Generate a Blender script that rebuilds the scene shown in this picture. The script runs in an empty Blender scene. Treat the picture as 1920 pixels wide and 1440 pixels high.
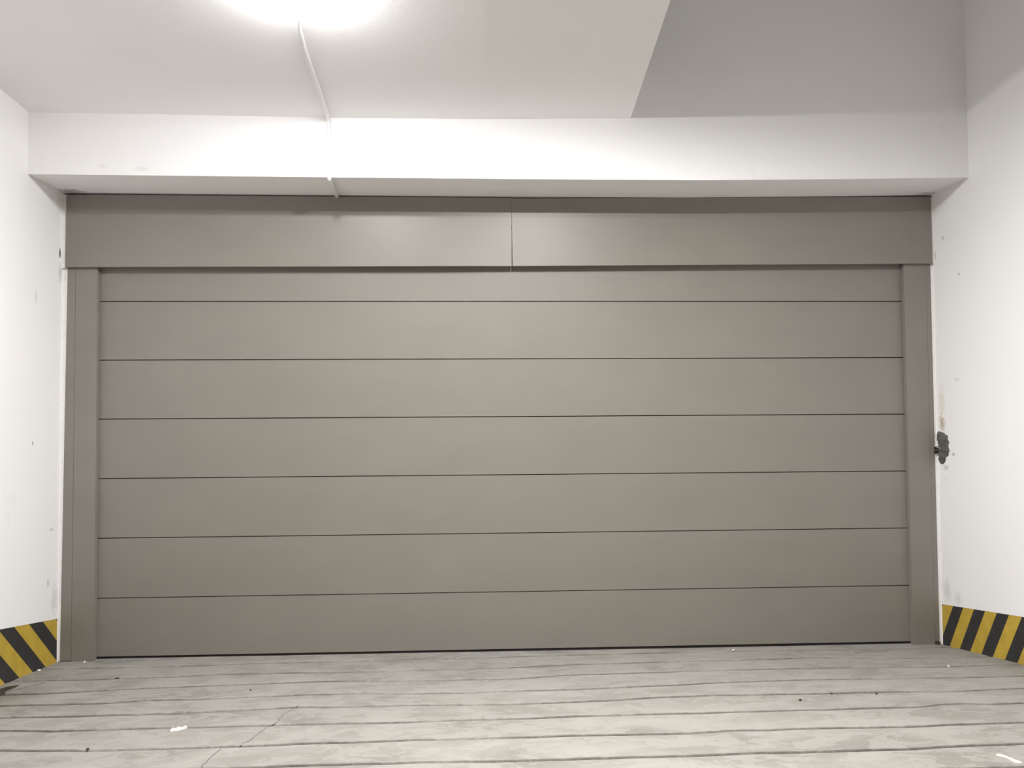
import bpy, bmesh, math, random
from mathutils import Vector, Matrix

random.seed(7)
S = bpy.context.scene
COL = S.collection

# ---------------------------------------------------------------- camera
cam_d = bpy.data.cameras.new('camera')
cam_d.sensor_width = 36.0
cam_d.lens = 36.0 * 1500.0 / 1920.0
cam_d.clip_start = 0.05
cam = bpy.data.objects.new('camera', cam_d)
COL.objects.link(cam)
PITCH, YAW, ROLL = 0.036788, -0.043893, -0.006223
YAW = -YAW
f = Vector((math.sin(YAW) * math.cos(PITCH), math.cos(YAW) * math.cos(PITCH), math.sin(PITCH)))
rt = Vector((math.cos(YAW), -math.sin(YAW), 0))
up = rt.cross(f)
rt2 = math.cos(ROLL) * rt + math.sin(ROLL) * up
up2 = -math.sin(ROLL) * rt + math.cos(ROLL) * up
M = Matrix(((rt2.x, up2.x, -f.x), (rt2.y, up2.y, -f.y), (rt2.z, up2.z, -f.z))).to_4x4()
M.translation = Vector((-0.18748, -4.3565, 1.28345))
cam.matrix_world = M
S.camera = cam

# ---------------------------------------------------------------- light and exposure
W = bpy.data.worlds.new('world')
S.world = W
W.use_nodes = True
W.node_tree.nodes['Background'].inputs[0].default_value = (0.9, 0.95, 1.0, 1)
W.node_tree.nodes['Background'].inputs[1].default_value = 0.0
S.view_settings.view_transform = 'Standard'
S.view_settings.look = 'None'
S.view_settings.gamma = 1.0
S.view_settings.use_curve_mapping = False
S.view_settings.exposure = 0.24
S.cycles.max_bounces = 8
S.cycles.diffuse_bounces = 6
LAMP_POWER = 365.0         # emission strength of the glass dome over the door
FILL_POWER = 1120.0         # and of the two flat fill lamps added out of view
LAMP_COLOR = (0.975, 0.970, 1.0)
FILL_COLOR = (1.0, 0.99, 0.98)

# ---------------------------------------------------------------- sizes (metres)
WL, WR = -2.380, 2.352      # side walls
YB = -0.380                 # front face of the beam over the door
YEND = -7.0                 # far, open end of the bay, up the ramp behind the camera
RAMP_L, RAMP_R = 0.092, 0.145
CEIL_SLOPE = 0.088
SLAB_EDGE = 0.597


def ramp(x, y):
    s = RAMP_L + (RAMP_R - RAMP_L) * (x - WL) / (WR - WL)
    return -y * s


def lerp_tab(tab, x):
    if x <= tab[0][0]:
        return tab[0][1]
    for (x0, a), (x1, b) in zip(tab, tab[1:]):
        if x <= x1:
            return a + (b - a) * (x - x0) / (x1 - x0)
    return tab[-1][1]


SOFFIT = [(-2.38, 2.469), (-1.0, 2.464), (0.0, 2.461), (0.95, 2.461), (1.7, 2.472), (2.352, 2.485)]
SLAB_Z = [(-2.38, 2.776), (-1.75, 2.773), (-0.93, 2.764), (-0.15, 2.765), (0.597, 2.776)]


def slab_z(x, y):
    return lerp_tab(SLAB_Z, x) + CEIL_SLOPE * (YB - y)


# ---------------------------------------------------------------- material helpers
def mat(name):
    m = bpy.data.materials.new(name)
    m.use_nodes = True
    return m, m.node_tree, m.node_tree.nodes['Principled BSDF']


def N(nt, t, **kw):
    n = nt.nodes.new(t)
    for k, v in kw.items():
        setattr(n, k, v)
    return n


def noise(nt, vec, scale, detail=4, rough=0.55, dist=0.0):
    n = N(nt, 'ShaderNodeTexNoise')
    n.inputs['Scale'].default_value = scale
    n.inputs['Detail'].default_value = detail
    n.inputs['Roughness'].default_value = rough
    n.inputs['Distortion'].default_value = dist
    nt.links.new(vec, n.inputs['Vector'])
    return n.outputs['Fac']


def mapping(nt, vec, scale=(1, 1, 1), loc=(0, 0, 0), rot=(0, 0, 0)):
    n = N(nt, 'ShaderNodeMapping')
    n.inputs['Scale'].default_value = scale
    n.inputs['Location'].default_value = loc
    n.inputs['Rotation'].default_value = rot
    nt.links.new(vec, n.inputs['Vector'])
    return n.outputs['Vector']


def ramp_node(nt, fac, p0, p1, c0=(0, 0, 0, 1), c1=(1, 1, 1, 1)):
    n = N(nt, 'ShaderNodeValToRGB')
    n.color_ramp.elements[0].position = p0
    n.color_ramp.elements[1].position = p1
    n.color_ramp.elements[0].color = c0
    n.color_ramp.elements[1].color = c1
    nt.links.new(fac, n.inputs['Fac'])
    return n.outputs['Color']


def math_node(nt, op, a, b=None, clamp=False):
    n = N(nt, 'ShaderNodeMath', operation=op, use_clamp=clamp)
    for i, v in enumerate((a, b)):
        if v is None:
            continue
        if isinstance(v, (int, float)):
            n.inputs[i].default_value = v
        else:
            nt.links.new(v, n.inputs[i])
    return n.outputs[0]


def mix(nt, fac, a, b, mode='MIX'):
    n = N(nt, 'ShaderNodeMix', data_type='RGBA', blend_type=mode)
    for sock, v in ((n.inputs[0], fac), (n.inputs[6], a), (n.inputs[7], b)):
        if isinstance(v, (int, float)):
            sock.default_value = v
        elif isinstance(v, tuple):
            sock.default_value = v
        else:
            nt.links.new(v, sock)
    return n.outputs[2]


def bump(nt, bsdf, height, strength, dist=0.01):
    n = N(nt, 'ShaderNodeBump')
    n.inputs['Strength'].default_value = strength
    n.inputs['Distance'].default_value = dist
    nt.links.new(height, n.inputs['Height'])
    nt.links.new(n.outputs['Normal'], bsdf.inputs['Normal'])


def spot(nt, pos, nz, centre, size, soft=0.5):
    """a stain of its own shape: 1 inside, 0 outside, ragged by noise"""
    sub = N(nt, 'ShaderNodeVectorMath', operation='SUBTRACT')
    sub.inputs[1].default_value = centre
    nt.links.new(pos, sub.inputs[0])
    div = N(nt, 'ShaderNodeVectorMath', operation='DIVIDE')
    div.inputs[1].default_value = size
    nt.links.new(sub.outputs[0], div.inputs[0])
    ln = N(nt, 'ShaderNodeVectorMath', operation='LENGTH')
    nt.links.new(div.outputs[0], ln.inputs[0])
    d = math_node(nt, 'ADD', ln.outputs['Value'], math_node(nt, 'MULTIPLY', math_node(nt, 'SUBTRACT', nz, 0.5), 1.4))
    mr = N(nt, 'ShaderNodeMapRange', interpolation_type='SMOOTHSTEP')
    mr.inputs['From Min'].default_value = 1.0
    mr.inputs['From Max'].default_value = 1.0 - soft
    nt.links.new(d, mr.inputs['Value'])
    return mr.outputs['Result']


def plaster(name, base, spots=(), smear=0.035):
    m, nt, b = mat(name)
    pos = N(nt, 'ShaderNodeNewGeometry').outputs['Position']
    n1 = noise(nt, pos, 1.3, 5)
    col = mix(nt, ramp_node(nt, n1, 0.35, 0.75), base, tuple(c * (1 - smear) for c in base[:3]) + (1,))
    grime = ramp_node(nt, noise(nt, mapping(nt, pos, (1, 1, 0.55)), 5.5, 6, 0.62), 0.66, 0.86)
    col = mix(nt, math_node(nt, 'MULTIPLY', grime, 0.16), col, (0.33, 0.31, 0.29, 1))
    nz = noise(nt, pos, 45, 4, 0.6)
    for centre, size, c, k, soft in spots:
        s = spot(nt, pos, nz, centre, size, soft)
        col = mix(nt, math_node(nt, 'MULTIPLY', s, k), col, c)
    nt.links.new(col, b.inputs['Base Color'])
    b.inputs['Roughness'].default_value = 0.75
    b.inputs['Specular IOR Level'].default_value = 0.25
    bump(nt, b, noise(nt, pos, 60, 6, 0.6), 0.12, 0.004)
    return m


def plain(name, c, rough=0.5, metal=0.0, scale=30, var=0.06, bmp=0.0):
    m, nt, b = mat(name)
    tc = N(nt, 'ShaderNodeTexCoord').outputs['Object']
    col = mix(nt, ramp_node(nt, noise(nt, tc, scale, 4), 0.3, 0.7),
              tuple(v * (1 - var) for v in c) + (1,), tuple(min(1, v * (1 + var)) for v in c) + (1,))
    nt.links.new(col, b.inputs['Base Color'])
    b.inputs['Roughness'].default_value = rough
    b.inputs['Metallic'].default_value = metal
    if bmp:
        bump(nt, b, noise(nt, tc, scale * 4, 4), bmp, 0.003)
    return m


WHITE = (0.885, 0.875, 0.868, 1)
GREY = (0.22, 0.215, 0.21, 1)
YELL = (0.60, 0.50, 0.30, 1)
M_WALL_L = plaster('white_plaster_left', WHITE, [
    ((WL, -0.066, 2.140), (0.05, 0.013, 0.032), (0.05, 0.045, 0.04, 1), 0.85, 0.5),
    ((WL, -0.060, 2.04), (0.05, 0.028, 0.075), GREY, 0.35, 0.9),
    ((WL, -0.070, 0.33), (0.05, 0.05, 0.10), GREY, 0.22, 0.9),
    ((WL, -0.300, 1.150), (0.05, 0.010, 0.012), GREY, 0.6, 0.6),
    ((WL, -0.110, 0.700), (0.05, 0.030, 0.012), GREY, 0.35, 0.8),
    ((WL, -0.290, 1.880), (0.05, 0.020, 0.045), GREY, 0.22, 0.9),
    ((WL, -0.137, 0.430), (0.05, 0.015, 0.030), GREY, 0.35, 0.8),
    ((WL, -0.060, 2.43), (0.05, 0.05, 0.05), YELL, 0.35, 0.9)])
M_WALL_R = plaster('white_plaster_right', WHITE, [
    ((WR, -0.085, 1.215), (0.05, 0.040, 0.065), (0.36, 0.25, 0.13, 1), 0.75, 0.95),
    ((WR, -0.085, 1.32), (0.05, 0.045, 0.14), YELL, 0.35, 0.95),
    ((WR, -0.184, 1.050), (0.05, 0.018, 0.014), GREY, 0.6, 0.8),
    ((WR, -0.110, 0.975), (0.05, 0.045, 0.022), GREY, 0.4, 0.95),
    ((WR, -0.110, 0.915), (0.05, 0.012, 0.010), GREY, 0.25, 0.8),
    ((WR, -0.138, 2.222), (0.05, 0.010, 0.015), GREY, 0.5, 0.7),
    ((WR, -0.062, 2.141), (0.05, 0.008, 0.03), GREY, 0.5, 0.7),
    ((WR, -0.273, 2.002), (0.05, 0.010, 0.008), GREY, 0.6, 0.7),
    ((WR, -0.090, 0.310), (0.05, 0.05, 0.08), GREY, 0.30, 0.9),
    ((WR, -0.190, 0.290), (0.05, 0.05, 0.05), GREY, 0.2, 0.9),
    ((WR, -0.230, 1.45), (0.05, 0.035, 0.014), GREY, 0.2, 0.8)])
M_BEAM = plaster('white_plaster_beam', WHITE, [
    ((-2.32, -0.08, 2.466), (0.10, 0.07, 0.05), (0.16, 0.13, 0.09, 1), 0.6, 0.95),
    ((2.30, -0.08, 2.48), (0.07, 0.05, 0.05), (0.16, 0.13, 0.09, 1), 0.45, 0.95),
    ((-1.83, YB, 2.50), (0.045, 0.05, 0.02), GREY, 0.16, 0.9),
    ((-2.02, YB, 2.51), (0.03, 0.05, 0.015), GREY, 0.12, 0.9)], smear=0.03)
M_CEIL = plaster('white_plaster_ceiling', (0.88, 0.87, 0.862, 1), smear=0.03)


def concrete():
    m, nt, b = mat('grooved_concrete')
    pos = N(nt, 'ShaderNodeNewGeometry').outputs['Position']
    st = mapping(nt, pos, (1.0, 1.5, 1.0), rot=(0, 0, 0.06))
    n1 = noise(nt, st, 2.6, 8, 0.62, 0.4)
    n2 = noise(nt, mapping(nt, pos, (1, 1.5, 1), loc=(7, 3, 0)), 7.0, 9, 0.70, 0.6)
    n3 = noise(nt, pos, 140, 3, 0.6)
    col = mix(nt, ramp_node(nt, n1, 0.36, 0.66), (0.221, 0.210, 0.187, 1), (0.325, 0.310, 0.281, 1))
    col = mix(nt, math_node(nt, 'MULTIPLY', ramp_node(nt, n2, 0.45, 0.75), 0.70), col, (0.188, 0.178, 0.157, 1))
    col = mix(nt, math_node(nt, 'MULTIPLY', ramp_node(nt, n2, 0.50, 0.28), 0.45), col, (0.372, 0.358, 0.327, 1))
    col = mix(nt, math_node(nt, 'MULTIPLY', n3, 0.12), col, (0.200, 0.188, 0.168, 1))
    # dirt washed down beside the damp patch at the left wall
    sep = N(nt, 'ShaderNodeSeparateXYZ')
    nt.links.new(pos, sep.inputs[0])
    nz = noise(nt, pos, 7, 6, 0.65)
    for c0, sz, colr, k in (((-2.38, -0.72, 0.06), (0.42, 0.20, 1), (0.10, 0.095, 0.08, 1), 0.45),
                            ((-2.38, -0.95, 0.06), (0.65, 0.25, 1), (0.20, 0.18, 0.14, 1), 0.30)):
        s = spot(nt, pos, nz, c0, sz, 0.9)
        col = mix(nt, math_node(nt, 'MULTIPLY', s, k), col, colr)
    # dirt lying in the grooves
    at = N(nt, 'ShaderNodeAttribute', attribute_name='groove')
    dn = noise(nt, mapping(nt, pos, (1, 0.5, 1)), 2.2, 5, 0.7)
    dd = math_node(nt, 'MULTIPLY', at.outputs['Fac'],
                   math_node(nt, 'ADD', 0.52, math_node(nt, 'MULTIPLY', ramp_node(nt, dn, 0.36, 0.62), 0.6)), clamp=True)
    edge = ramp_node(nt, math_node(nt, 'ADD', dd, math_node(nt, 'MULTIPLY', math_node(nt, 'SUBTRACT', noise(nt, pos, 40, 4), 0.5), 0.5)), 0.25, 0.85)
    col = mix(nt, math_node(nt, 'MULTIPLY', edge, 0.85), col, (0.070, 0.063, 0.052, 1))
    nt.links.new(col, b.inputs['Base Color'])
    b.inputs['Roughness'].default_value = 0.85
    b.inputs['Specular IOR Level'].default_value = 0.2
    h = math_node(nt, 'ADD', n2, math_node(nt, 'MULTIPLY', n3, 0.4))
    bump(nt, b, h, 0.35, 0.008)
    return m


def door_paint(name, c, rough=0.42):
    m, nt, b = mat(name)
    pos = N(nt, 'ShaderNodeNewGeometry').outputs['Position']
    n1 = noise(nt, mapping(nt, pos, (1, 1, 2.0)), 2.0, 6, 0.6)
    n2 = noise(nt, pos, 110, 3, 0.6)
    col = mix(nt, ramp_node(nt, n1, 0.3, 0.7), tuple(v * 0.96 for v in c) + (1,), tuple(v * 1.04 for v in c) + (1,))
    col = mix(nt, math_node(nt, 'MULTIPLY', n2, 0.10), col, tuple(v * 0.75 for v in c) + (1,))
    nt.links.new(col, b.inputs['Base Color'])
    b.inputs['Roughness'].default_value = rough
    b.inputs['Specular IOR Level'].default_value = 0.45
    bump(nt, b, noise(nt, mapping(nt, pos, (1, 1, 1.6)), 160, 3), 0.10, 0.002)
    return m


M_FLOOR = concrete()
DOORC = (0.227, 0.212, 0.183)
M_DOOR = door_paint('warm_grey_door_paint', DOORC, 0.45)
M_HEAD = door_paint('warm_grey_header_paint', DOORC, 0.40)
M_DARK = plain('black_rubber', (0.012, 0.011, 0.010), 0.7)
M_BEAD = plain('white_filler', (0.80, 0.79, 0.76), 0.6, bmp=0.2)
M_PIPE = plain('white_pvc', (0.80, 0.795, 0.79), 0.45)
M_YEL = plain('yellow_tape', (0.50, 0.345, 0.045), 0.5, scale=14, var=0.12)
M_BLK = plain('black_tape', (0.030, 0.029, 0.030), 0.5, scale=14, var=0.2)
M_MORT = plain('grey_mortar', (0.10, 0.10, 0.09), 0.85, scale=40, var=0.5, bmp=0.6)
M_BEIGE = plain('beige_plaster', (0.56, 0.53, 0.46), 0.8, bmp=0.2)
M_STONE = plain('dark_stone', (0.035, 0.032, 0.03), 0.8)
M_CHIP = plain('white_chip', (0.85, 0.84, 0.80), 0.7, bmp=0.2)
M_PAPER = plain('white_paper', (0.9, 0.9, 0.88), 0.7)
M_WOOD = plain('dark_wood', (0.06, 0.04, 0.025), 0.8)
M_DAMP = plain('damp_stain', (0.035, 0.032, 0.024), 0.6, scale=20, var=0.3)
M_CRACK = plain('crack_dirt', (0.12, 0.11, 0.095), 0.9)
M_CLIP = plain('bare_wire', (0.65, 0.63, 0.6), 0.35, metal=0.6)

M_GLASS, _nt, _b = mat('lit_lamp_glass')
_b.inputs['Base Color'].default_value = (0.9, 0.9, 0.9, 1)
_b.inputs['Emission Color'].default_value = LAMP_COLOR + (1,)
_b.inputs['Emission Strength'].default_value = LAMP_POWER
M_FILL = M_GLASS.copy()
M_FILL.name = 'fill_lamp_glass'
M_FILL.node_tree.nodes['Principled BSDF'].inputs['Emission Color'].default_value = FILL_COLOR + (1,)
M_FILL.node_tree.nodes['Principled BSDF'].inputs['Emission Strength'].default_value = FILL_POWER


# ---------------------------------------------------------------- object helpers
def obj(name, bm, m, parent=None, loc=None, smooth=False):
    bmesh.ops.recalc_face_normals(bm, faces=bm.faces[:])
    me = bpy.data.meshes.new(name)
    bm.to_mesh(me)
    bm.free()
    for x in (m if isinstance(m, (list, tuple)) else [m]):
        me.materials.append(x)
    if smooth:
        for p in me.polygons:
            p.use_smooth = True
    o = bpy.data.objects.new(name, me)
    COL.objects.link(o)
    if loc is not None:
        me.transform(Matrix.Translation(-Vector(loc)))
        o.location = loc
    if parent is not None:
        o.parent = parent
        me.transform(Matrix.Translation(-parent.location))
    return o


def struct(o):
    o['kind'] = 'structure'
    return o


def tag(o, label, cat, group=None):
    o['label'] = label
    o['category'] = cat
    if group:
        o['group'] = group
    return o


def thing(name, label, cat, loc, group=None):
    o = bpy.data.objects.new(name, None)
    o.empty_display_size = 0.1
    COL.objects.link(o)
    o.location = loc
    return tag(o, label, cat, group)


def box(bm, x0, x1, y0, y1, z0, z1):
    v = [bm.verts.new((x, y, z)) for x in (x0, x1) for y in (y0, y1) for z in (z0, z1)]
    for q in ((0, 1, 3, 2), (4, 6, 7, 5), (0, 4, 5, 1), (2, 3, 7, 6), (0, 2, 6, 4), (1, 5, 7, 3)):
        bm.faces.new([v[i] for i in q])
    return v


def prism(bm, poly, y0, y1):
    """poly of (x, z), front at y0, back at y1"""
    a = [bm.verts.new((x, y0, z)) for x, z in poly]
    b = [bm.verts.new((x, y1, z)) for x, z in poly]
    bm.faces.new(a)
    bm.faces.new(b[::-1])
    n = len(poly)
    for i in range(n):
        bm.faces.new((a[i], b[i], b[(i + 1) % n], a[(i + 1) % n]))


def bevel(bm, w, seg=2):
    es = [e for e in bm.edges if len(e.link_faces) == 2 and e.calc_face_angle(0) > 0.5]
    bmesh.ops.bevel(bm, geom=es, offset=w, segments=seg, affect='EDGES', profile=0.5)


def tube(bm, pts, r, n=14, caps=True):
    pts = [Vector(p) for p in pts]
    rings = []
    for i, p in enumerate(pts):
        t = (pts[min(i + 1, len(pts) - 1)] - pts[max(i - 1, 0)]).normalized()
        ref = Vector((1, 0, 0)) if abs(t.x) < 0.9 else Vector((0, 0, 1))
        a = t.cross(ref).normalized()
        b = t.cross(a)
        rings.append([bm.verts.new(p + r * (math.cos(2 * math.pi * k / n) * a + math.sin(2 * math.pi * k / n) * b)) for k in range(n)])
    for q, s in zip(rings, rings[1:]):
        for k in range(n):
            bm.faces.new((q[k], q[(k + 1) % n], s[(k + 1) % n], s[k]))
    if caps:
        bm.faces.new(rings[0])
        bm.faces.new(rings[-1][::-1])


def blob(bm, c, r, seed, sub=2, rough=0.3):
    rnd = random.Random(seed)
    bmesh.ops.create_icosphere(bm, subdivisions=sub, radius=1.0)
    ph = [Vector((rnd.uniform(-1, 1), rnd.uniform(-1, 1), rnd.uniform(-1, 1))).normalized() for _ in range(6)]
    for v in bm.verts:
        d = v.co.normalized()
        k = 1 + rough * sum(max(0, d.dot(p)) ** 3 * (0.6 if i % 2 else -0.6) for i, p in enumerate(ph))
        v.co = Vector((d.x * r[0] * k, d.y * r[1] * k, d.z * r[2] * k)) + Vector(c)


# ---------------------------------------------------------------- the setting
# side walls
bm = bmesh.new(); box(bm, WL - 0.2, WL, YEND - 0.2, 0.6, -0.35, 3.75)
struct(obj('wall_left', bm, M_WALL_L))
bm = bmesh.new(); box(bm, WR, WR + 0.2, YEND - 0.2, 0.6, -0.35, 3.75)
struct(obj('wall_right', bm, M_WALL_R))
# wall over the door: the beam, its underside and the wall going on up into the open shaft
bm = bmesh.new()
poly = [(x, z) for x, z in SOFFIT] + [(WR, 3.75), (WL, 3.75)]
prism(bm, poly, YB, 0.6)
struct(obj('wall_back', bm, M_BEAM))
# low ceiling slab over the left two thirds of the bay
bm = bmesh.new()
xs = [x for x, z in SLAB_Z]
rows = []
for y in (YB, YEND):
    e = SLAB_EDGE + (YB - y) * (-0.036)
    xx = [x for x in xs[:-1]] + [e]
    lo = [bm.verts.new((x, y, lerp_tab(SLAB_Z, xs[i]) + CEIL_SLOPE * (YB - y))) for i, x in enumerate(xx)]
    hi = [bm.verts.new((x, y, lerp_tab(SLAB_Z, xs[i]) + CEIL_SLOPE * (YB - y) + 0.22)) for i, x in enumerate(xx)]
    rows.append((lo, hi))
(l0, h0), (l1, h1) = rows
n = len(l0)
for i in range(n - 1):
    bm.faces.new((l0[i], l0[i + 1], l1[i + 1], l1[i]))
    bm.faces.new((h0[i], h1[i], h1[i + 1], h0[i + 1]))
    bm.faces.new((l0[i], h0[i], h0[i + 1], l0[i + 1]))
    bm.faces.new((l1[i], l1[i + 1], h1[i + 1], h1[i]))
bm.faces.new((l0[0], l1[0], h1[0], h0[0]))
bm.faces.new((l0[-1], h0[-1], h1[-1], l1[-1]))
struct(obj('ceiling', bm, M_CEIL))
# high ceiling of the open shaft on the right
bm = bmesh.new(); box(bm, WL - 0.2, WR + 0.2, YEND - 0.2, 0.6, 3.75, 3.9)
struct(obj('ceiling', bm, M_CEIL))

# grooved concrete ramp: every groove is cut into the mesh
GROOVES = [
 [(-2.16,-0.197),(-1.85,-0.204),(-1.59,-0.200),(-1.32,-0.173),(-0.98,-0.169),(-0.56,-0.168),(0.27,-0.126),(0.98,-0.113),(1.58,-0.118),(1.84,-0.134)],
 [(-2.34,-0.445),(-2.03,-0.460),(-1.89,-0.449),(-1.63,-0.442),(-1.46,-0.414),(-1.25,-0.414),(-0.87,-0.435),(-0.68,-0.428),(-0.42,-0.437),(-0.02,-0.425),(0.31,-0.383),(0.71,-0.372),(1.10,-0.369),(1.48,-0.359),(1.97,-0.447)],
 [(-2.28,-0.703),(-2.11,-0.705),(-1.88,-0.690),(-1.75,-0.669),(-1.55,-0.655),(-1.38,-0.646),(-1.19,-0.638),(-0.99,-0.629),(-0.78,-0.628),(-0.59,-0.660),(-0.29,-0.671),(-0.03,-0.683),(0.21,-0.634),(0.52,-0.634),(0.84,-0.621),(1.17,-0.625),(1.54,-0.641),(1.90,-0.686)],
 [(-2.13,-0.900),(-1.92,-0.909),(-1.73,-0.911),(-1.58,-0.882),(-1.36,-0.893),(-1.13,-0.884),(-0.91,-0.871),(-0.68,-0.884),(-0.45,-0.915),(-0.23,-0.934),(-0.04,-0.927),(0.21,-0.933),(0.41,-0.919),(0.64,-0.913),(0.82,-0.890),(1.07,-0.888),(1.36,-0.893),(1.65,-0.920),(1.93,-0.942),(2.17,-0.950)],
 [(-2.01,-1.087),(-1.80,-1.099),(-1.59,-1.106),(-1.38,-1.114),(-1.23,-1.105),(-1.07,-1.090),(-0.91,-1.082),(-0.70,-1.105),(-0.49,-1.109),(-0.22,-1.143),(-0.05,-1.154),(0.16,-1.152),(0.37,-1.146),(0.51,-1.129),(0.76,-1.119),(0.98,-1.137),(1.24,-1.162),(1.46,-1.167),(1.71,-1.200),(2.00,-1.192)],
 [(-1.96,-1.270),(-1.74,-1.309),(-1.50,-1.316),(-1.36,-1.315),(-1.21,-1.324),(-1.00,-1.331),(-0.83,-1.334),(-0.66,-1.353),(-0.47,-1.363),(-0.27,-1.363),(-0.06,-1.371),(0.18,-1.373),(0.43,-1.376),(0.58,-1.389),(0.88,-1.404),(1.18,-1.419),(1.42,-1.432),(1.53,-1.408),(1.62,-1.402),(1.70,-1.431),(1.83,-1.433)],
 [(-1.82,-1.511),(-1.51,-1.559),(-1.30,-1.568),(-1.12,-1.578),(-0.94,-1.582),(-0.76,-1.580),(-0.58,-1.592),(-0.42,-1.587),(-0.26,-1.603),(-0.07,-1.615),(0.15,-1.621),(0.37,-1.643),(0.51,-1.655),(0.65,-1.639),(0.79,-1.653),(1.01,-1.663),(1.23,-1.684),(1.46,-1.690),(1.65,-1.695)],
 [(-1.60,-1.775),(-1.03,-1.799),(-0.87,-1.811),(-0.75,-1.811),(-0.55,-1.825),(-0.34,-1.836),(-0.18,-1.854),(-0.09,-1.861),(0.12,-1.872),(0.28,-1.883),(0.49,-1.895),(0.70,-1.901),(0.94,-1.919),(1.10,-1.927),(1.32,-1.922),(1.49,-1.928)],
]
k = 0
while True:                                   # the ramp goes on behind the camera
    y0 = -2.03 - 0.24 * k
    if y0 < YEND + 0.3:
        break
    GROOVES.append([(-2.3, y0), (-1.2, y0 - 0.02 + random.uniform(-.015, .015)), (0, y0 - 0.07 + random.uniform(-.015, .015)),
                    (1.2, y0 - 0.11 + random.uniform(-.015, .015)), (2.3, y0 - 0.15)])
    k += 1
bm = bmesh.new()
lay = bm.verts.layers.float.new('groove')
NX = 150
xcol = [WL + (WR - WL) * i / NX for i in range(NX + 1)]
rnd = random.Random(3)
rows = [[(0.62, 0.0, 0.0)] * (NX + 1)]
prev = None
jit = [[0] * (NX + 1) for _ in GROOVES]
for g in jit:
    a = 0
    for i in range(NX + 1):
        a = 0.8 * a + rnd.uniform(-0.0022, 0.0022)
        g[i] = a
for gi, g in enumerate(GROOVES):
    ym = [lerp_tab(g, x) + jit[gi][i] for i, x in enumerate(xcol)]
    for t in (0.35, 0.7):
        if prev is None:
            rows.append([(0.05 * (1 - t) + ym[i] * t if t < 0.5 else ym[i] * 0.6, 0.0, 0.0) for i in range(NX + 1)])
        else:
            rows.append([(prev[i] * (1 - t) + ym[i] * t, 0.0, 0.0) for i in range(NX + 1)])
    for off, dep, dirt in ((0.024, 0.0, 0.0), (0.012, 0.002, 0.55), (0.006, 0.010, 1.0), (-0.005, 0.010, 1.0), (-0.011, 0.002, 0.55), (-0.022, 0.0, 0.0)):
        rows.append([(ym[i] + off, dep, dirt) for i in range(NX + 1)])
    prev = ym
rows.append([(YEND - 0.2, 0.0, 0.0)] * (NX + 1))
vr = []
for r in rows:
    vs = []
    for i, (y, dep, dirt) in enumerate(r):
        z = ramp(xcol[i], y) if y < 0 else 0.0
        v = bm.verts.new((xcol[i], y, z - dep))
        v[lay] = dirt
        vs.append(v)
    vr.append(vs)
for a, b in zip(vr, vr[1:]):
    for i in range(NX):
        bm.faces.new((a[i], a[i + 1], b[i + 1], b[i]))
# body of the slab below
lowv = [[bm.verts.new((x, y, -0.3)) for x in (WL, WR)] for y in (0.62, YEND - 0.2)]
bm.faces.new((lowv[0][0], lowv[1][0], lowv[1][1], lowv[0][1]))
bm.faces.new([lowv[0][0], lowv[0][1]] + vr[0][::-1])
bm.faces.new([lowv[1][1], lowv[1][0]] + vr[-1])
bm.faces.new([lowv[1][0], lowv[0][0]] + [r[0] for r in vr])
bm.faces.new([lowv[0][1], lowv[1][1]] + [r[-1] for r in vr[::-1]])
floor = struct(obj('floor', bm, M_FLOOR))


def crack(pts, w):
    bm = bmesh.new()
    P = []
    rnd = random.Random(len(pts))
    for (x0, y0), (x1, y1) in zip(pts, pts[1:]):
        for t in (0, 0.25, 0.5, 0.75):
            P.append((x0 + (x1 - x0) * t + rnd.uniform(-.003, .003), y0 + (y1 - y0) * t + rnd.uniform(-.004, .004)))
    P.append(pts[-1])
    vs = []
    for i, (x, y) in enumerate(P):
        ww = w * rnd.uniform(0.5, 1.2) * (0.3 if i in (0, len(P) - 1) else 1)
        z = ramp(x, y) + 0.0008
        vs.append([bm.verts.new((x + s * ww, y, z + h)) for s in (-1, 1) for h in (0, -0.004)])
    for a, b in zip(vs, vs[1:]):
        bm.faces.new((a[0], a[2], b[2], b[0]))
        bm.faces.new((a[1], b[1], b[3], a[3]))
        bm.faces.new((a[0], b[0], b[1], a[1]))
        bm.faces.new((a[2], a[3], b[3], b[2]))
    obj('crack', bm, M_CRACK, floor)


crack([(-0.911, -1.051), (-0.922, -1.116), (-0.941, -1.193), (-0.935, -1.284), (-0.94, -1.326), (-0.957, -1.366), (-0.969, -1.451), (-0.972, -1.52), (-0.989, -1.554), (-0.99, -1.59)], 0.0013)
crack([(-1.047, -1.593), (-1.046, -1.656), (-1.051, -1.72), (-1.05, -1.761), (-1.045, -1.80), (-1.06, -1.95), (-1.10, -2.1)], 0.0016)

crack([(-2.285, -0.65), (-2.262, -0.622), (-2.24, -0.576), (-2.212, -0.539), (-2.194, -0.5)], 0.003)

# white filler beads between the door surround and the side walls
for side in (-1, 1):
    if side < 0:
        lowp = [(WL, 0.006), (-2.3685, 0.006), (-2.3565, 2.068), (WL, 2.068)]
        hip = [(WL, 2.0685), (-2.3585, 2.0685), (-2.3605, 2.46), (WL, 2.46)]
    else:
        lowp = [(2.339, 0.006), (WR, 0.006), (WR, 2.098), (2.340, 2.098)]
        hip = [(2.343, 2.0985), (WR, 2.0985), (WR, 2.47), (2.340, 2.47)]
    bm = bmesh.new()
    prism(bm, lowp, -0.031, 0.03)
    prism(bm, hip, -0.050, 0.03)
    o = struct(obj('trim_1' if side < 0 else 'trim_2', bm, M_BEAD))

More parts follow.
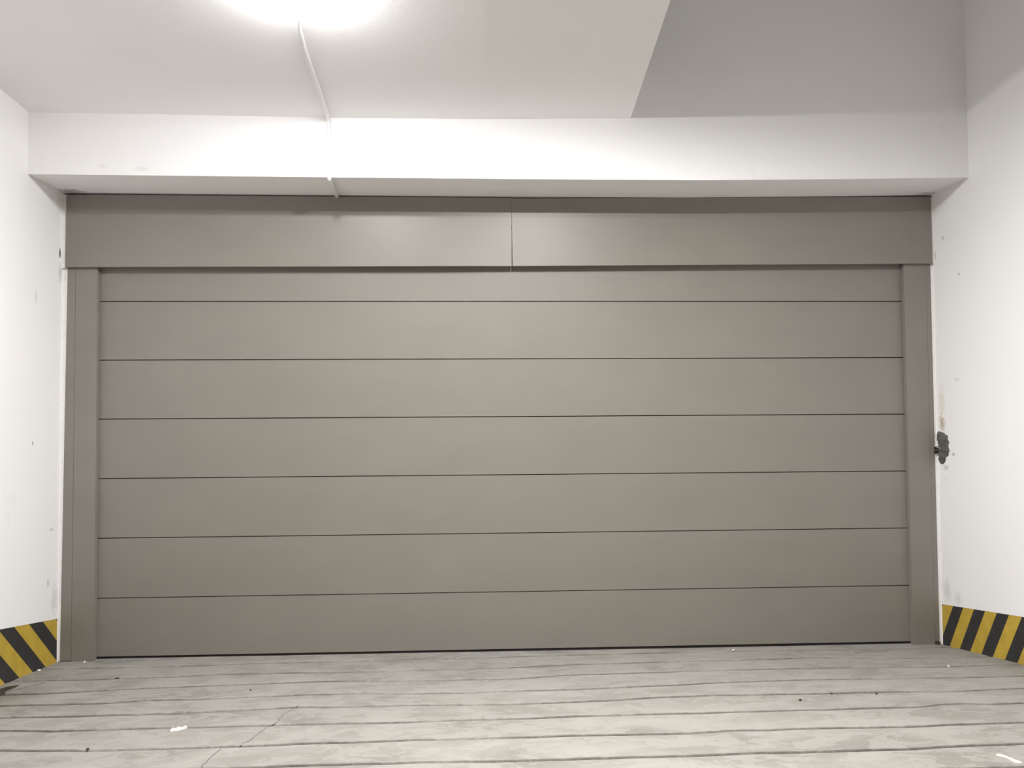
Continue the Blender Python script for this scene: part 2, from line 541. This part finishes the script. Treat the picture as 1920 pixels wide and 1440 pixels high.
# ---------------------------------------------------------------- garage door leaf
door = thing('garage_door', 'wide closed warm grey garage door of seven horizontal panels', 'garage door', (0, 0, 0))
JOINTS = [0.014, 0.321, 0.636, 0.951, 1.2665, 1.5815, 1.8965, 2.30]
GAP = 0.0024
for z0, z1 in zip(JOINTS, JOINTS[1:]):
    bm = bmesh.new()
    box(bm, -2.27, 2.27, 0.0, 0.04, z0 + GAP, z1 - GAP)
    bevel(bm, 0.0018, 2)
    obj('panel', bm, M_DOOR, door)
bm = bmesh.new(); box(bm, -2.27, 2.27, 0.042, 0.048, 0.016, 2.30)
obj('backing_sheet', bm, M_DARK, door)
bm = bmesh.new(); box(bm, -2.27, 2.27, 0.006, 0.038, 0.001, 0.0145)
obj('bottom_seal', bm, M_DARK, door)

# ---------------------------------------------------------------- side covers of the guide rails
for side in (-1, 1):
    if side < 0:
        t = thing('guide_rail_cover', 'grey upright guide rail cover at the left end of the garage door', 'rail cover', (-2.28, -0.018, 0), 'guide rail covers')
        plate = [(-2.3100, 0.004), (-2.1945, 0.004), (-2.2020, 2.30), (-2.3140, 2.30)]
        strip = [(-2.3675, 0.008), (-2.3116, 0.008), (-2.3156, 2.30), (-2.3555, 2.30)]
    else:
        t = thing('guide_rail_cover', 'grey upright guide rail cover at the right end of the garage door', 'rail cover', (2.26, -0.018, 0), 'guide rail covers')
        plate = [(2.1910, 0.004), (2.3125, 0.004), (2.3125, 2.30), (2.1865, 2.30)]
        strip = [(2.3137, 0.024), (2.3375, 0.022), (2.3385, 2.30), (2.3137, 2.30)]
    bm = bmesh.new(); prism(bm, plate, -0.033, -0.003); bevel(bm, 0.0025, 2)
    obj('cover_plate', bm, M_DOOR, t)
    bm = bmesh.new(); prism(bm, strip, -0.0325, -0.003); bevel(bm, 0.0012, 1)
    obj('edge_strip', bm, M_DOOR, t)

# ---------------------------------------------------------------- two header plates over the door


def header(name, label, x0, x1, zb0, zb1, zt0, zt1, bulge, seam):
    """sheet metal cover plate with a folded lower lip; bulge(x, t) is how far the sheet bows out"""
    bm = bmesh.new()
    NXX, NZ = 60, 14
    fr, bk = [], []
    for j in range(NZ + 1):
        t = j / NZ
        a, b = [], []
        for i in range(NXX + 1):
            s = i / NXX
            xa = x0 + (seam[0] * (1 - t) if x0 > -1 else 0)
            xb = x1 - (seam[0] * (1 - t) if x1 < 1 else 0)
            x = xa + (xb - xa) * s
            z = (zb0 + (zb1 - zb0) * s) * (1 - t) + (zt0 + (zt1 - zt0) * s) * t
            y = -0.055 - bulge(x, t)
            a.append(bm.verts.new((x, y, z)))
            b.append(bm.verts.new((x, -0.0365, z)))
        fr.append(a)
        bk.append(b)
    for j in range(NZ):
        for i in range(NXX):
            bm.faces.new((fr[j][i], fr[j][i + 1], fr[j + 1][i + 1], fr[j + 1][i])).smooth = True
            bm.faces.new((bk[j][i], bk[j + 1][i], bk[j + 1][i + 1], bk[j][i + 1]))
    for i in range(NXX):
        bm.faces.new((fr[0][i], bk[0][i], bk[0][i + 1], fr[0][i + 1]))
        bm.faces.new((fr[NZ][i], fr[NZ][i + 1], bk[NZ][i + 1], bk[NZ][i]))
    for j in range(NZ):
        bm.faces.new((fr[j][0], fr[j + 1][0], bk[j + 1][0], bk[j][0]))
        bm.faces.new((fr[j][-1], bk[j][-1], bk[j + 1][-1], fr[j + 1][-1]))
    bm.normal_update()
    for e in bm.edges:
        e.smooth = not (len(e.link_faces) == 2 and e.calc_face_angle(0) > 0.5)
    o = obj(name, bm, M_HEAD, None, ((x0 + x1) / 2, -0.0365, zb0))
    return tag(o, label, 'header panel', 'header panels over the garage door')


def bow_left(x, t):
    return 0.0045 * math.exp(-((x + 0.46) / 0.30) ** 2) * (1 - t) ** 1.5


header('header_panel', 'left half of the grey header over the door, slightly bowed near the middle seam',
       -2.358, 0.0062, 2.0715, 2.0815, 2.4585, 2.4530, bow_left, (0.0026,))
header('header_panel', 'flat right half of the grey header over the door, right of its seam',
       0.0068, 2.3395, 2.0815, 2.1000, 2.4500, 2.4730, lambda x, t: 0.0, (0.0012,))

# ---------------------------------------------------------------- conduit
bm = bmesh.new()
R = 0.0105
RC = R + 0.0016
pts = [(-0.845, -1.40), (-0.866, -1.30), (-0.889, -1.194), (-0.900, -1.05), (-0.906, -0.85), (-0.9085, -0.677), (-0.914, -0.50)]
path = [(x, y, slab_z(x, y) - RC) for x, y in pts]
path += [(-0.9165, YB - 0.045, slab_z(-0.916, YB - 0.045) - RC), (-0.9168, YB - 0.022, slab_z(-0.916, YB) - R - 0.006), (-0.917, YB - RC, slab_z(-0.916, YB) - R - 0.028)]
sz = lerp_tab(SOFFIT, -0.92)
path += [(-0.9165, YB - RC, 2.68), (-0.9155, YB - RC, 2.60), (-0.9145, YB - RC, 2.52), (-0.914, YB - RC, sz + 0.008),
         (-0.9145, YB - 0.0095, sz - 0.0095), (-0.916, YB + 0.008, sz - RC), (-0.921, -0.28, sz - RC), (-0.928, -0.16, sz - RC), (-0.9335, -0.064, sz - RC)]
tube(bm, path, R)
tag(obj('conduit', bm, M_PIPE, None, path[0], smooth=True),
    'thin white cable conduit running from the ceiling lamp down over the beam', 'conduit')

# ---------------------------------------------------------------- round ceiling lamps


def lamp(x, y, m, label, drop=0.045, r=0.088, rim=0.0085):
    z = slab_z(x, y)
    t = thing('ceiling_lamp', label, 'lamp', (x, y, z), 'round ceiling lamps')
    t.rotation_euler = (-math.atan(CEIL_SLOPE), 0, 0)

    def lathe(name, prof, mm):
        bm = bmesh.new()
        n = 48
        rings = []
        for r, h in prof:
            if r < 1e-6:
                rings.append([bm.verts.new((0, 0, h))])
            else:
                rings.append([bm.verts.new((r * math.cos(2 * math.pi * k / n), r * math.sin(2 * math.pi * k / n), h)) for k in range(n)])
        for a, b in zip(rings, rings[1:]):
            for k in range(n):
                if len(a) == 1:
                    bm.faces.new((a[0], b[k], b[(k + 1) % n]))
                elif len(b) == 1:
                    bm.faces.new((a[k], b[0], a[(k + 1) % n]))
                else:
                    bm.faces.new((a[k], b[k], b[(k + 1) % n], a[(k + 1) % n]))
        o = obj(name, bm, mm, None, smooth=True)
        o.parent = t
    lathe('base', [(0, 0), (r * 0.85, 0), (r * 0.85, 0.0005 - rim), (0, 0.0005 - rim)], M_PIPE)
    dome = [(0, -rim), (r, -rim)]
    for i in range(1, 13):
        a = math.pi / 2 * i / 12
        dome.append((r * math.cos(a) if i < 12 else 0, -rim - drop * math.sin(a)))
    lathe('glass_dome', dome, m)
    return t


lamp(-0.835, -1.475, M_GLASS, 'glowing round white ceiling lamp at the upper end of the conduit')
lamp(0.22, -2.05, M_FILL, 'flat round fill lamp added out of view, brightening the door and right wall', 0.004, 0.10, 0.002)  # made-up fill lamp, out of view, to lift the right side and door

lamp(0.22, -2.05, M_FILL, 'smaller flat round fill lamp added out of view, beside the other fill lamp', 0.004, 0.066, 0.002)  # second invented fill lamp, unseen, for extra light on door and walls

# ---------------------------------------------------------------- hazard strips
def clip_poly(poly, a, b, c):
    """keep a*y + b*z >= c"""
    out = []
    for i in range(len(poly)):
        p, q = poly[i], poly[(i + 1) % len(poly)]
        dp, dq = a * p[0] + b * p[1] - c, a * q[0] + b * q[1] - c
        if dp >= 0:
            out.append(p)
        if dp * dq < 0:
            t = dp / (dp - dq)
            out.append((p[0] + (q[0] - p[0]) * t, p[1] + (q[1] - p[1]) * t))
    return out


def hazard(label, wx, inward, ystart, ztop0, top_slope, skew, c0, pitch, zb):
    yend = -4.6
    bm = bmesh.new()
    outline = [(ystart, zb(ystart)), (ystart, ztop0), (yend, ztop0 + top_slope * (ystart - yend)), (yend, zb(yend))]
    kk = -2
    xf = wx + inward * 0.0022
    while c0 - pitch * kk > yend - 0.6:
        hi, lo = c0 - pitch * (kk - 1), c0 - pitch * kk
        poly = clip_poly(clip_poly(outline, 1, skew, lo), -1, -skew, -hi)
        if len(poly) >= 3:
            fc = bm.faces.new([bm.verts.new((xf, y, z)) for y, z in poly])
            fc.material_index = 0 if kk % 2 == 0 else 1
        kk += 1
    # edge and back of the tape
    fr = [bm.verts.new((xf, y, z)) for y, z in outline]
    bk = [bm.verts.new((wx + inward * 0.0004, y, z)) for y, z in outline]
    for i in range(4):
        bm.faces.new((fr[i], fr[(i + 1) % 4], bk[(i + 1) % 4], bk[i])).material_index = 1
    bm.faces.new(bk).material_index = 1
    bmesh.ops.remove_doubles(bm, verts=bm.verts[:], dist=1e-5)
    o = obj('hazard_strip', bm, [M_YEL, M_BLK], None, (wx, ystart, zb(ystart)))
    return tag(o, label, 'hazard strip', 'hazard strips along the walls')


hazard('yellow and black striped hazard strip low on the left wall', WL, 1, -0.045, 0.2285, 0.157, 1.03, 0.073, 0.1055,
       lambda y: ramp(WL, y) - 0.001)
hazard('yellow and black striped hazard strip low on the right wall', WR, -1, -0.044, 0.2255, 0.1455, 0.55, -0.014, 0.0835,
       lambda y: ramp(WR, y) - 0.003)

# ---------------------------------------------------------------- mortar patch on the right wall
OUT = [(-0.050, 1.172), (-0.036, 1.158), (-0.036, 1.129), (-0.044, 1.111), (-0.047, 1.084), (-0.061, 1.076), (-0.057, 1.053), (-0.045, 1.039), (-0.045, 1.012), (-0.058, 0.995), (-0.075, 0.989), (-0.104, 1.003), (-0.113, 1.03), (-0.136, 1.044), (-0.15, 1.069), (-0.14, 1.086), (-0.147, 1.115), (-0.136, 1.132), (-0.137, 1.149), (-0.115, 1.153), (-0.104, 1.162), (-0.077, 1.168)]
patch = thing('mortar_patch', 'small dark grey mortar patch with black wire ends on the white right wall', 'wall patch', (WR, -0.09, 0.99))
bm = bmesh.new()
rnd = random.Random(5)
cy, cz = -0.092, 1.085
rings = []
for sc, h in ((1.0, 0.0003), (0.97, 0.003), (0.82, 0.006), (0.55, 0.0085), (0.28, 0.007)):
    ring = []
    for i in range(len(OUT)):
        p, q = OUT[i], OUT[(i + 1) % len(OUT)]
        for tt in (0, 0.5):
            y, z = p[0] + (q[0] - p[0]) * tt, p[1] + (q[1] - p[1]) * tt
            j = rnd.uniform(-1, 1) * (0.0025 if sc > 0.9 else 0.004)
            ring.append(bm.verts.new((WR - h - (rnd.uniform(0, 0.003) if sc < 0.95 else 0), min(-0.0355, cy + (y - cy) * sc + j), cz + (z - cz) * sc + j)))
    rings.append(ring)
for a, b in zip(rings, rings[1:]):
    for i in range(len(a)):
        bm.faces.new((a[i], a[(i + 1) % len(a)], b[(i + 1) % len(a)], b[i]))
bm.faces.new(rings[-1])
bm.faces.new(rings[0][::-1])
obj('mortar', bm, M_MORT, patch)
for y, z, r in ((-0.046, 1.078, 0.0085), (-0.046, 1.057, 0.0095)):
    bm = bmesh.new()
    tube(bm, [(WR - 0.001, y - 0.004, z), (WR - 0.010, y - 0.002, z + 0.001), (WR - 0.022, y, z - 0.001)], r, 10)
    bevel(bm, 0.0015, 1)
    obj('wire_end', bm, M_DARK, patch)['label'] = 'black capped wire end'
bm = bmesh.new()
tube(bm, [(WR - 0.015, -0.055, 1.080), (WR - 0.017, -0.070, 1.081), (WR - 0.014, -0.088, 1.078)], 0.0022, 8)
obj('bare_wire', bm, M_CLIP, patch)['label'] = 'short bright bare wire'
bm = bmesh.new()
tube(bm, [(WR - 0.008, -0.046, 1.032), (WR - 0.012, -0.056, 1.031), (WR - 0.010, -0.064, 1.030)], 0.0022, 8)
obj('bare_wire', bm, M_CHIP, patch)

# ---------------------------------------------------------------- litter on the ramp
def on_floor(name, label, cat, x, y, r, m, seed, group=None, rz=0, sink=0.25):
    bm = bmesh.new()
    blob(bm, (0, 0, 0), r, seed)
    z = ramp(x, y) + r[2] * (1 - sink)
    o = obj(name, bm, m)
    o.data.transform(Matrix.Translation((0, 0, r[2] * (1 - sink))))
    o.location = (x, y, ramp(x, y))
    o.rotation_euler = (0, 0, rz)
    return tag(o, label, cat, group)


PG = 'dark pebbles on the right of the ramp'
on_floor('pebble', 'dark pebble on the ramp, nearest to the camera of the three at right', 'pebble', 1.057, -1.271, (0.0055, 0.006, 0.0045), M_STONE, 1, PG)
on_floor('pebble', 'dark pebble on the ramp, middle one of the three at right', 'pebble', 1.219, -1.183, (0.005, 0.006, 0.004), M_STONE, 2, PG)
on_floor('pebble', 'dark pebble on the ramp, rightmost of the three at right', 'pebble', 1.388, -1.211, (0.005, 0.0055, 0.0045), M_STONE, 3, PG)
CG = 'white plaster crumbs on the ramp'
on_floor('plaster_crumb', 'white crumb at the foot of the left hazard strip', 'crumb', -2.362, -0.245, (0.009, 0.010, 0.005), M_CHIP, 4, CG)
on_floor('plaster_crumb', 'tiny white crumb at the foot of the left guide rail cover', 'crumb', -2.228, -0.062, (0.006, 0.006, 0.005), M_CHIP, 5, CG)
on_floor('plaster_crumb', 'tiny white crumb close to the door bottom, right of centre', 'crumb', 1.171, -0.101, (0.008, 0.007, 0.004), M_CHIP, 6, CG)
on_floor('plaster_crumb', 'tiny pale crumb near the foot of the right hazard strip', 'crumb', 1.990, -0.694, (0.005, 0.006, 0.003), M_CHIP, 7, CG)
on_floor('dirt_clump', 'small dark dirt clump in a groove near the left wall', 'dirt clump', -1.891, -0.452, (0.012, 0.006, 0.003), M_STONE, 8)
on_floor('dirt_clump', 'tiny dark dirt clump in the groove behind the white paper scrap at left', 'dirt clump', -1.505, -1.553, (0.005, 0.006, 0.004), M_STONE, 9)
on_floor('dirt_clump', 'tiny dark dirt clump on bare concrete, left of the long crack', 'dirt clump', -1.18, -0.771, (0.004, 0.005, 0.003), M_STONE, 10)

# white paper scrap
bm = bmesh.new()
prev = None
rnd = random.Random(2)
for i in range(13):
    s = i / 12
    x, y = -1.300 + 0.047 * s, -1.372 + 0.036 * s
    w = 0.0045 + 0.004 * math.sin(math.pi * min(1, s * 1.1)) + rnd.uniform(-.001, .001)
    zz = 0.003 + 0.004 * math.sin(s * 9) ** 2
    row = [bm.verts.new((x - 0.6 * w, y + w, ramp(x, y) + zz + 0.002)), bm.verts.new((x, y, ramp(x, y) + zz + 0.005)), bm.verts.new((x + 0.6 * w, y - w, ramp(x, y) + 0.0015))]
    if prev:
        for a in (0, 1):
            bm.faces.new((prev[a], prev[a + 1], row[a + 1], row[a]))
    prev = row
bmesh.ops.solidify(bm, geom=bm.faces[:], thickness=0.0008)
tag(obj('paper_scrap', bm, M_PAPER, None, (-1.277, -1.354, ramp(-1.277, -1.354))), 'small crumpled white paper scrap lying on the ramp at left', 'paper scrap')

# pale plaster shaving by the lower right corner
bm = bmesh.new()
pp = [(1.334, -2.028, 0.003), (1.338, -2.035, 0.0065), (1.344, -2.042, 0.0055), (1.347, -2.056, 0.0045), (1.3455, -2.077, 0.006), (1.344, -2.097, 0.0075), (1.350, -2.105, 0.006), (1.356, -2.109, 0.0025)]
rr = []
for x, y, r in pp:
    rr.append([bm.verts.new((x + r * math.cos(a * math.pi / 5), y + 1.3 * r * math.cos(a * math.pi / 5), ramp(x, y) + max(0.0004, 0.0008 + 0.35 * r * math.sin(a * math.pi / 5)))) for a in range(10)])
for a, b in zip(rr, rr[1:]):
    for k in range(10):
        bm.faces.new((a[k], a[(k + 1) % 10], b[(k + 1) % 10], b[k]))
bm.faces.new(rr[0])
bm.faces.new(rr[-1][::-1])
tag(obj('plaster_shaving', bm, M_BEIGE, None, (1.34, -2.07, ramp(1.34, -2.07))), 'long pale plaster shaving on the ramp by the lower right corner', 'shaving')

# dark damp patch by the left wall
bm = bmesh.new()
ring = [(-2.378, -0.79), (-2.262, -0.742), (-2.254, -0.716), (-2.285, -0.666), (-2.292, -0.627), (-2.286, -0.599), (-2.288, -0.569), (-2.298, -0.529), (-2.318, -0.547), (-2.336, -0.565), (-2.342, -0.603), (-2.378, -0.66)]
cc = bm.verts.new((-2.318, -0.66, ramp(-2.318, -0.66) + 0.0009))
outer = [bm.verts.new((x, y, ramp(x, y) + 0.0005)) for x, y in ring]
for i in range(len(outer)):
    bm.faces.new((outer[i], outer[(i + 1) % len(outer)], cc))
tag(obj('damp_patch', bm, M_DAMP, None, (-2.33, -0.70, ramp(-2.33, -0.70))), 'dark damp patch on the concrete at the foot of the left wall', 'damp patch')

# little brown block under the right guide rail cover
bm = bmesh.new()
box(bm, 2.3145, 2.3375, -0.042, -0.008, 0.0050, 0.0205)
bevel(bm, 0.003, 2)
tag(obj('wooden_block', bm, M_WOOD, None, (2.326, -0.025, 0.005)), 'small dark brown block under the foot of the right guide rail cover', 'block')
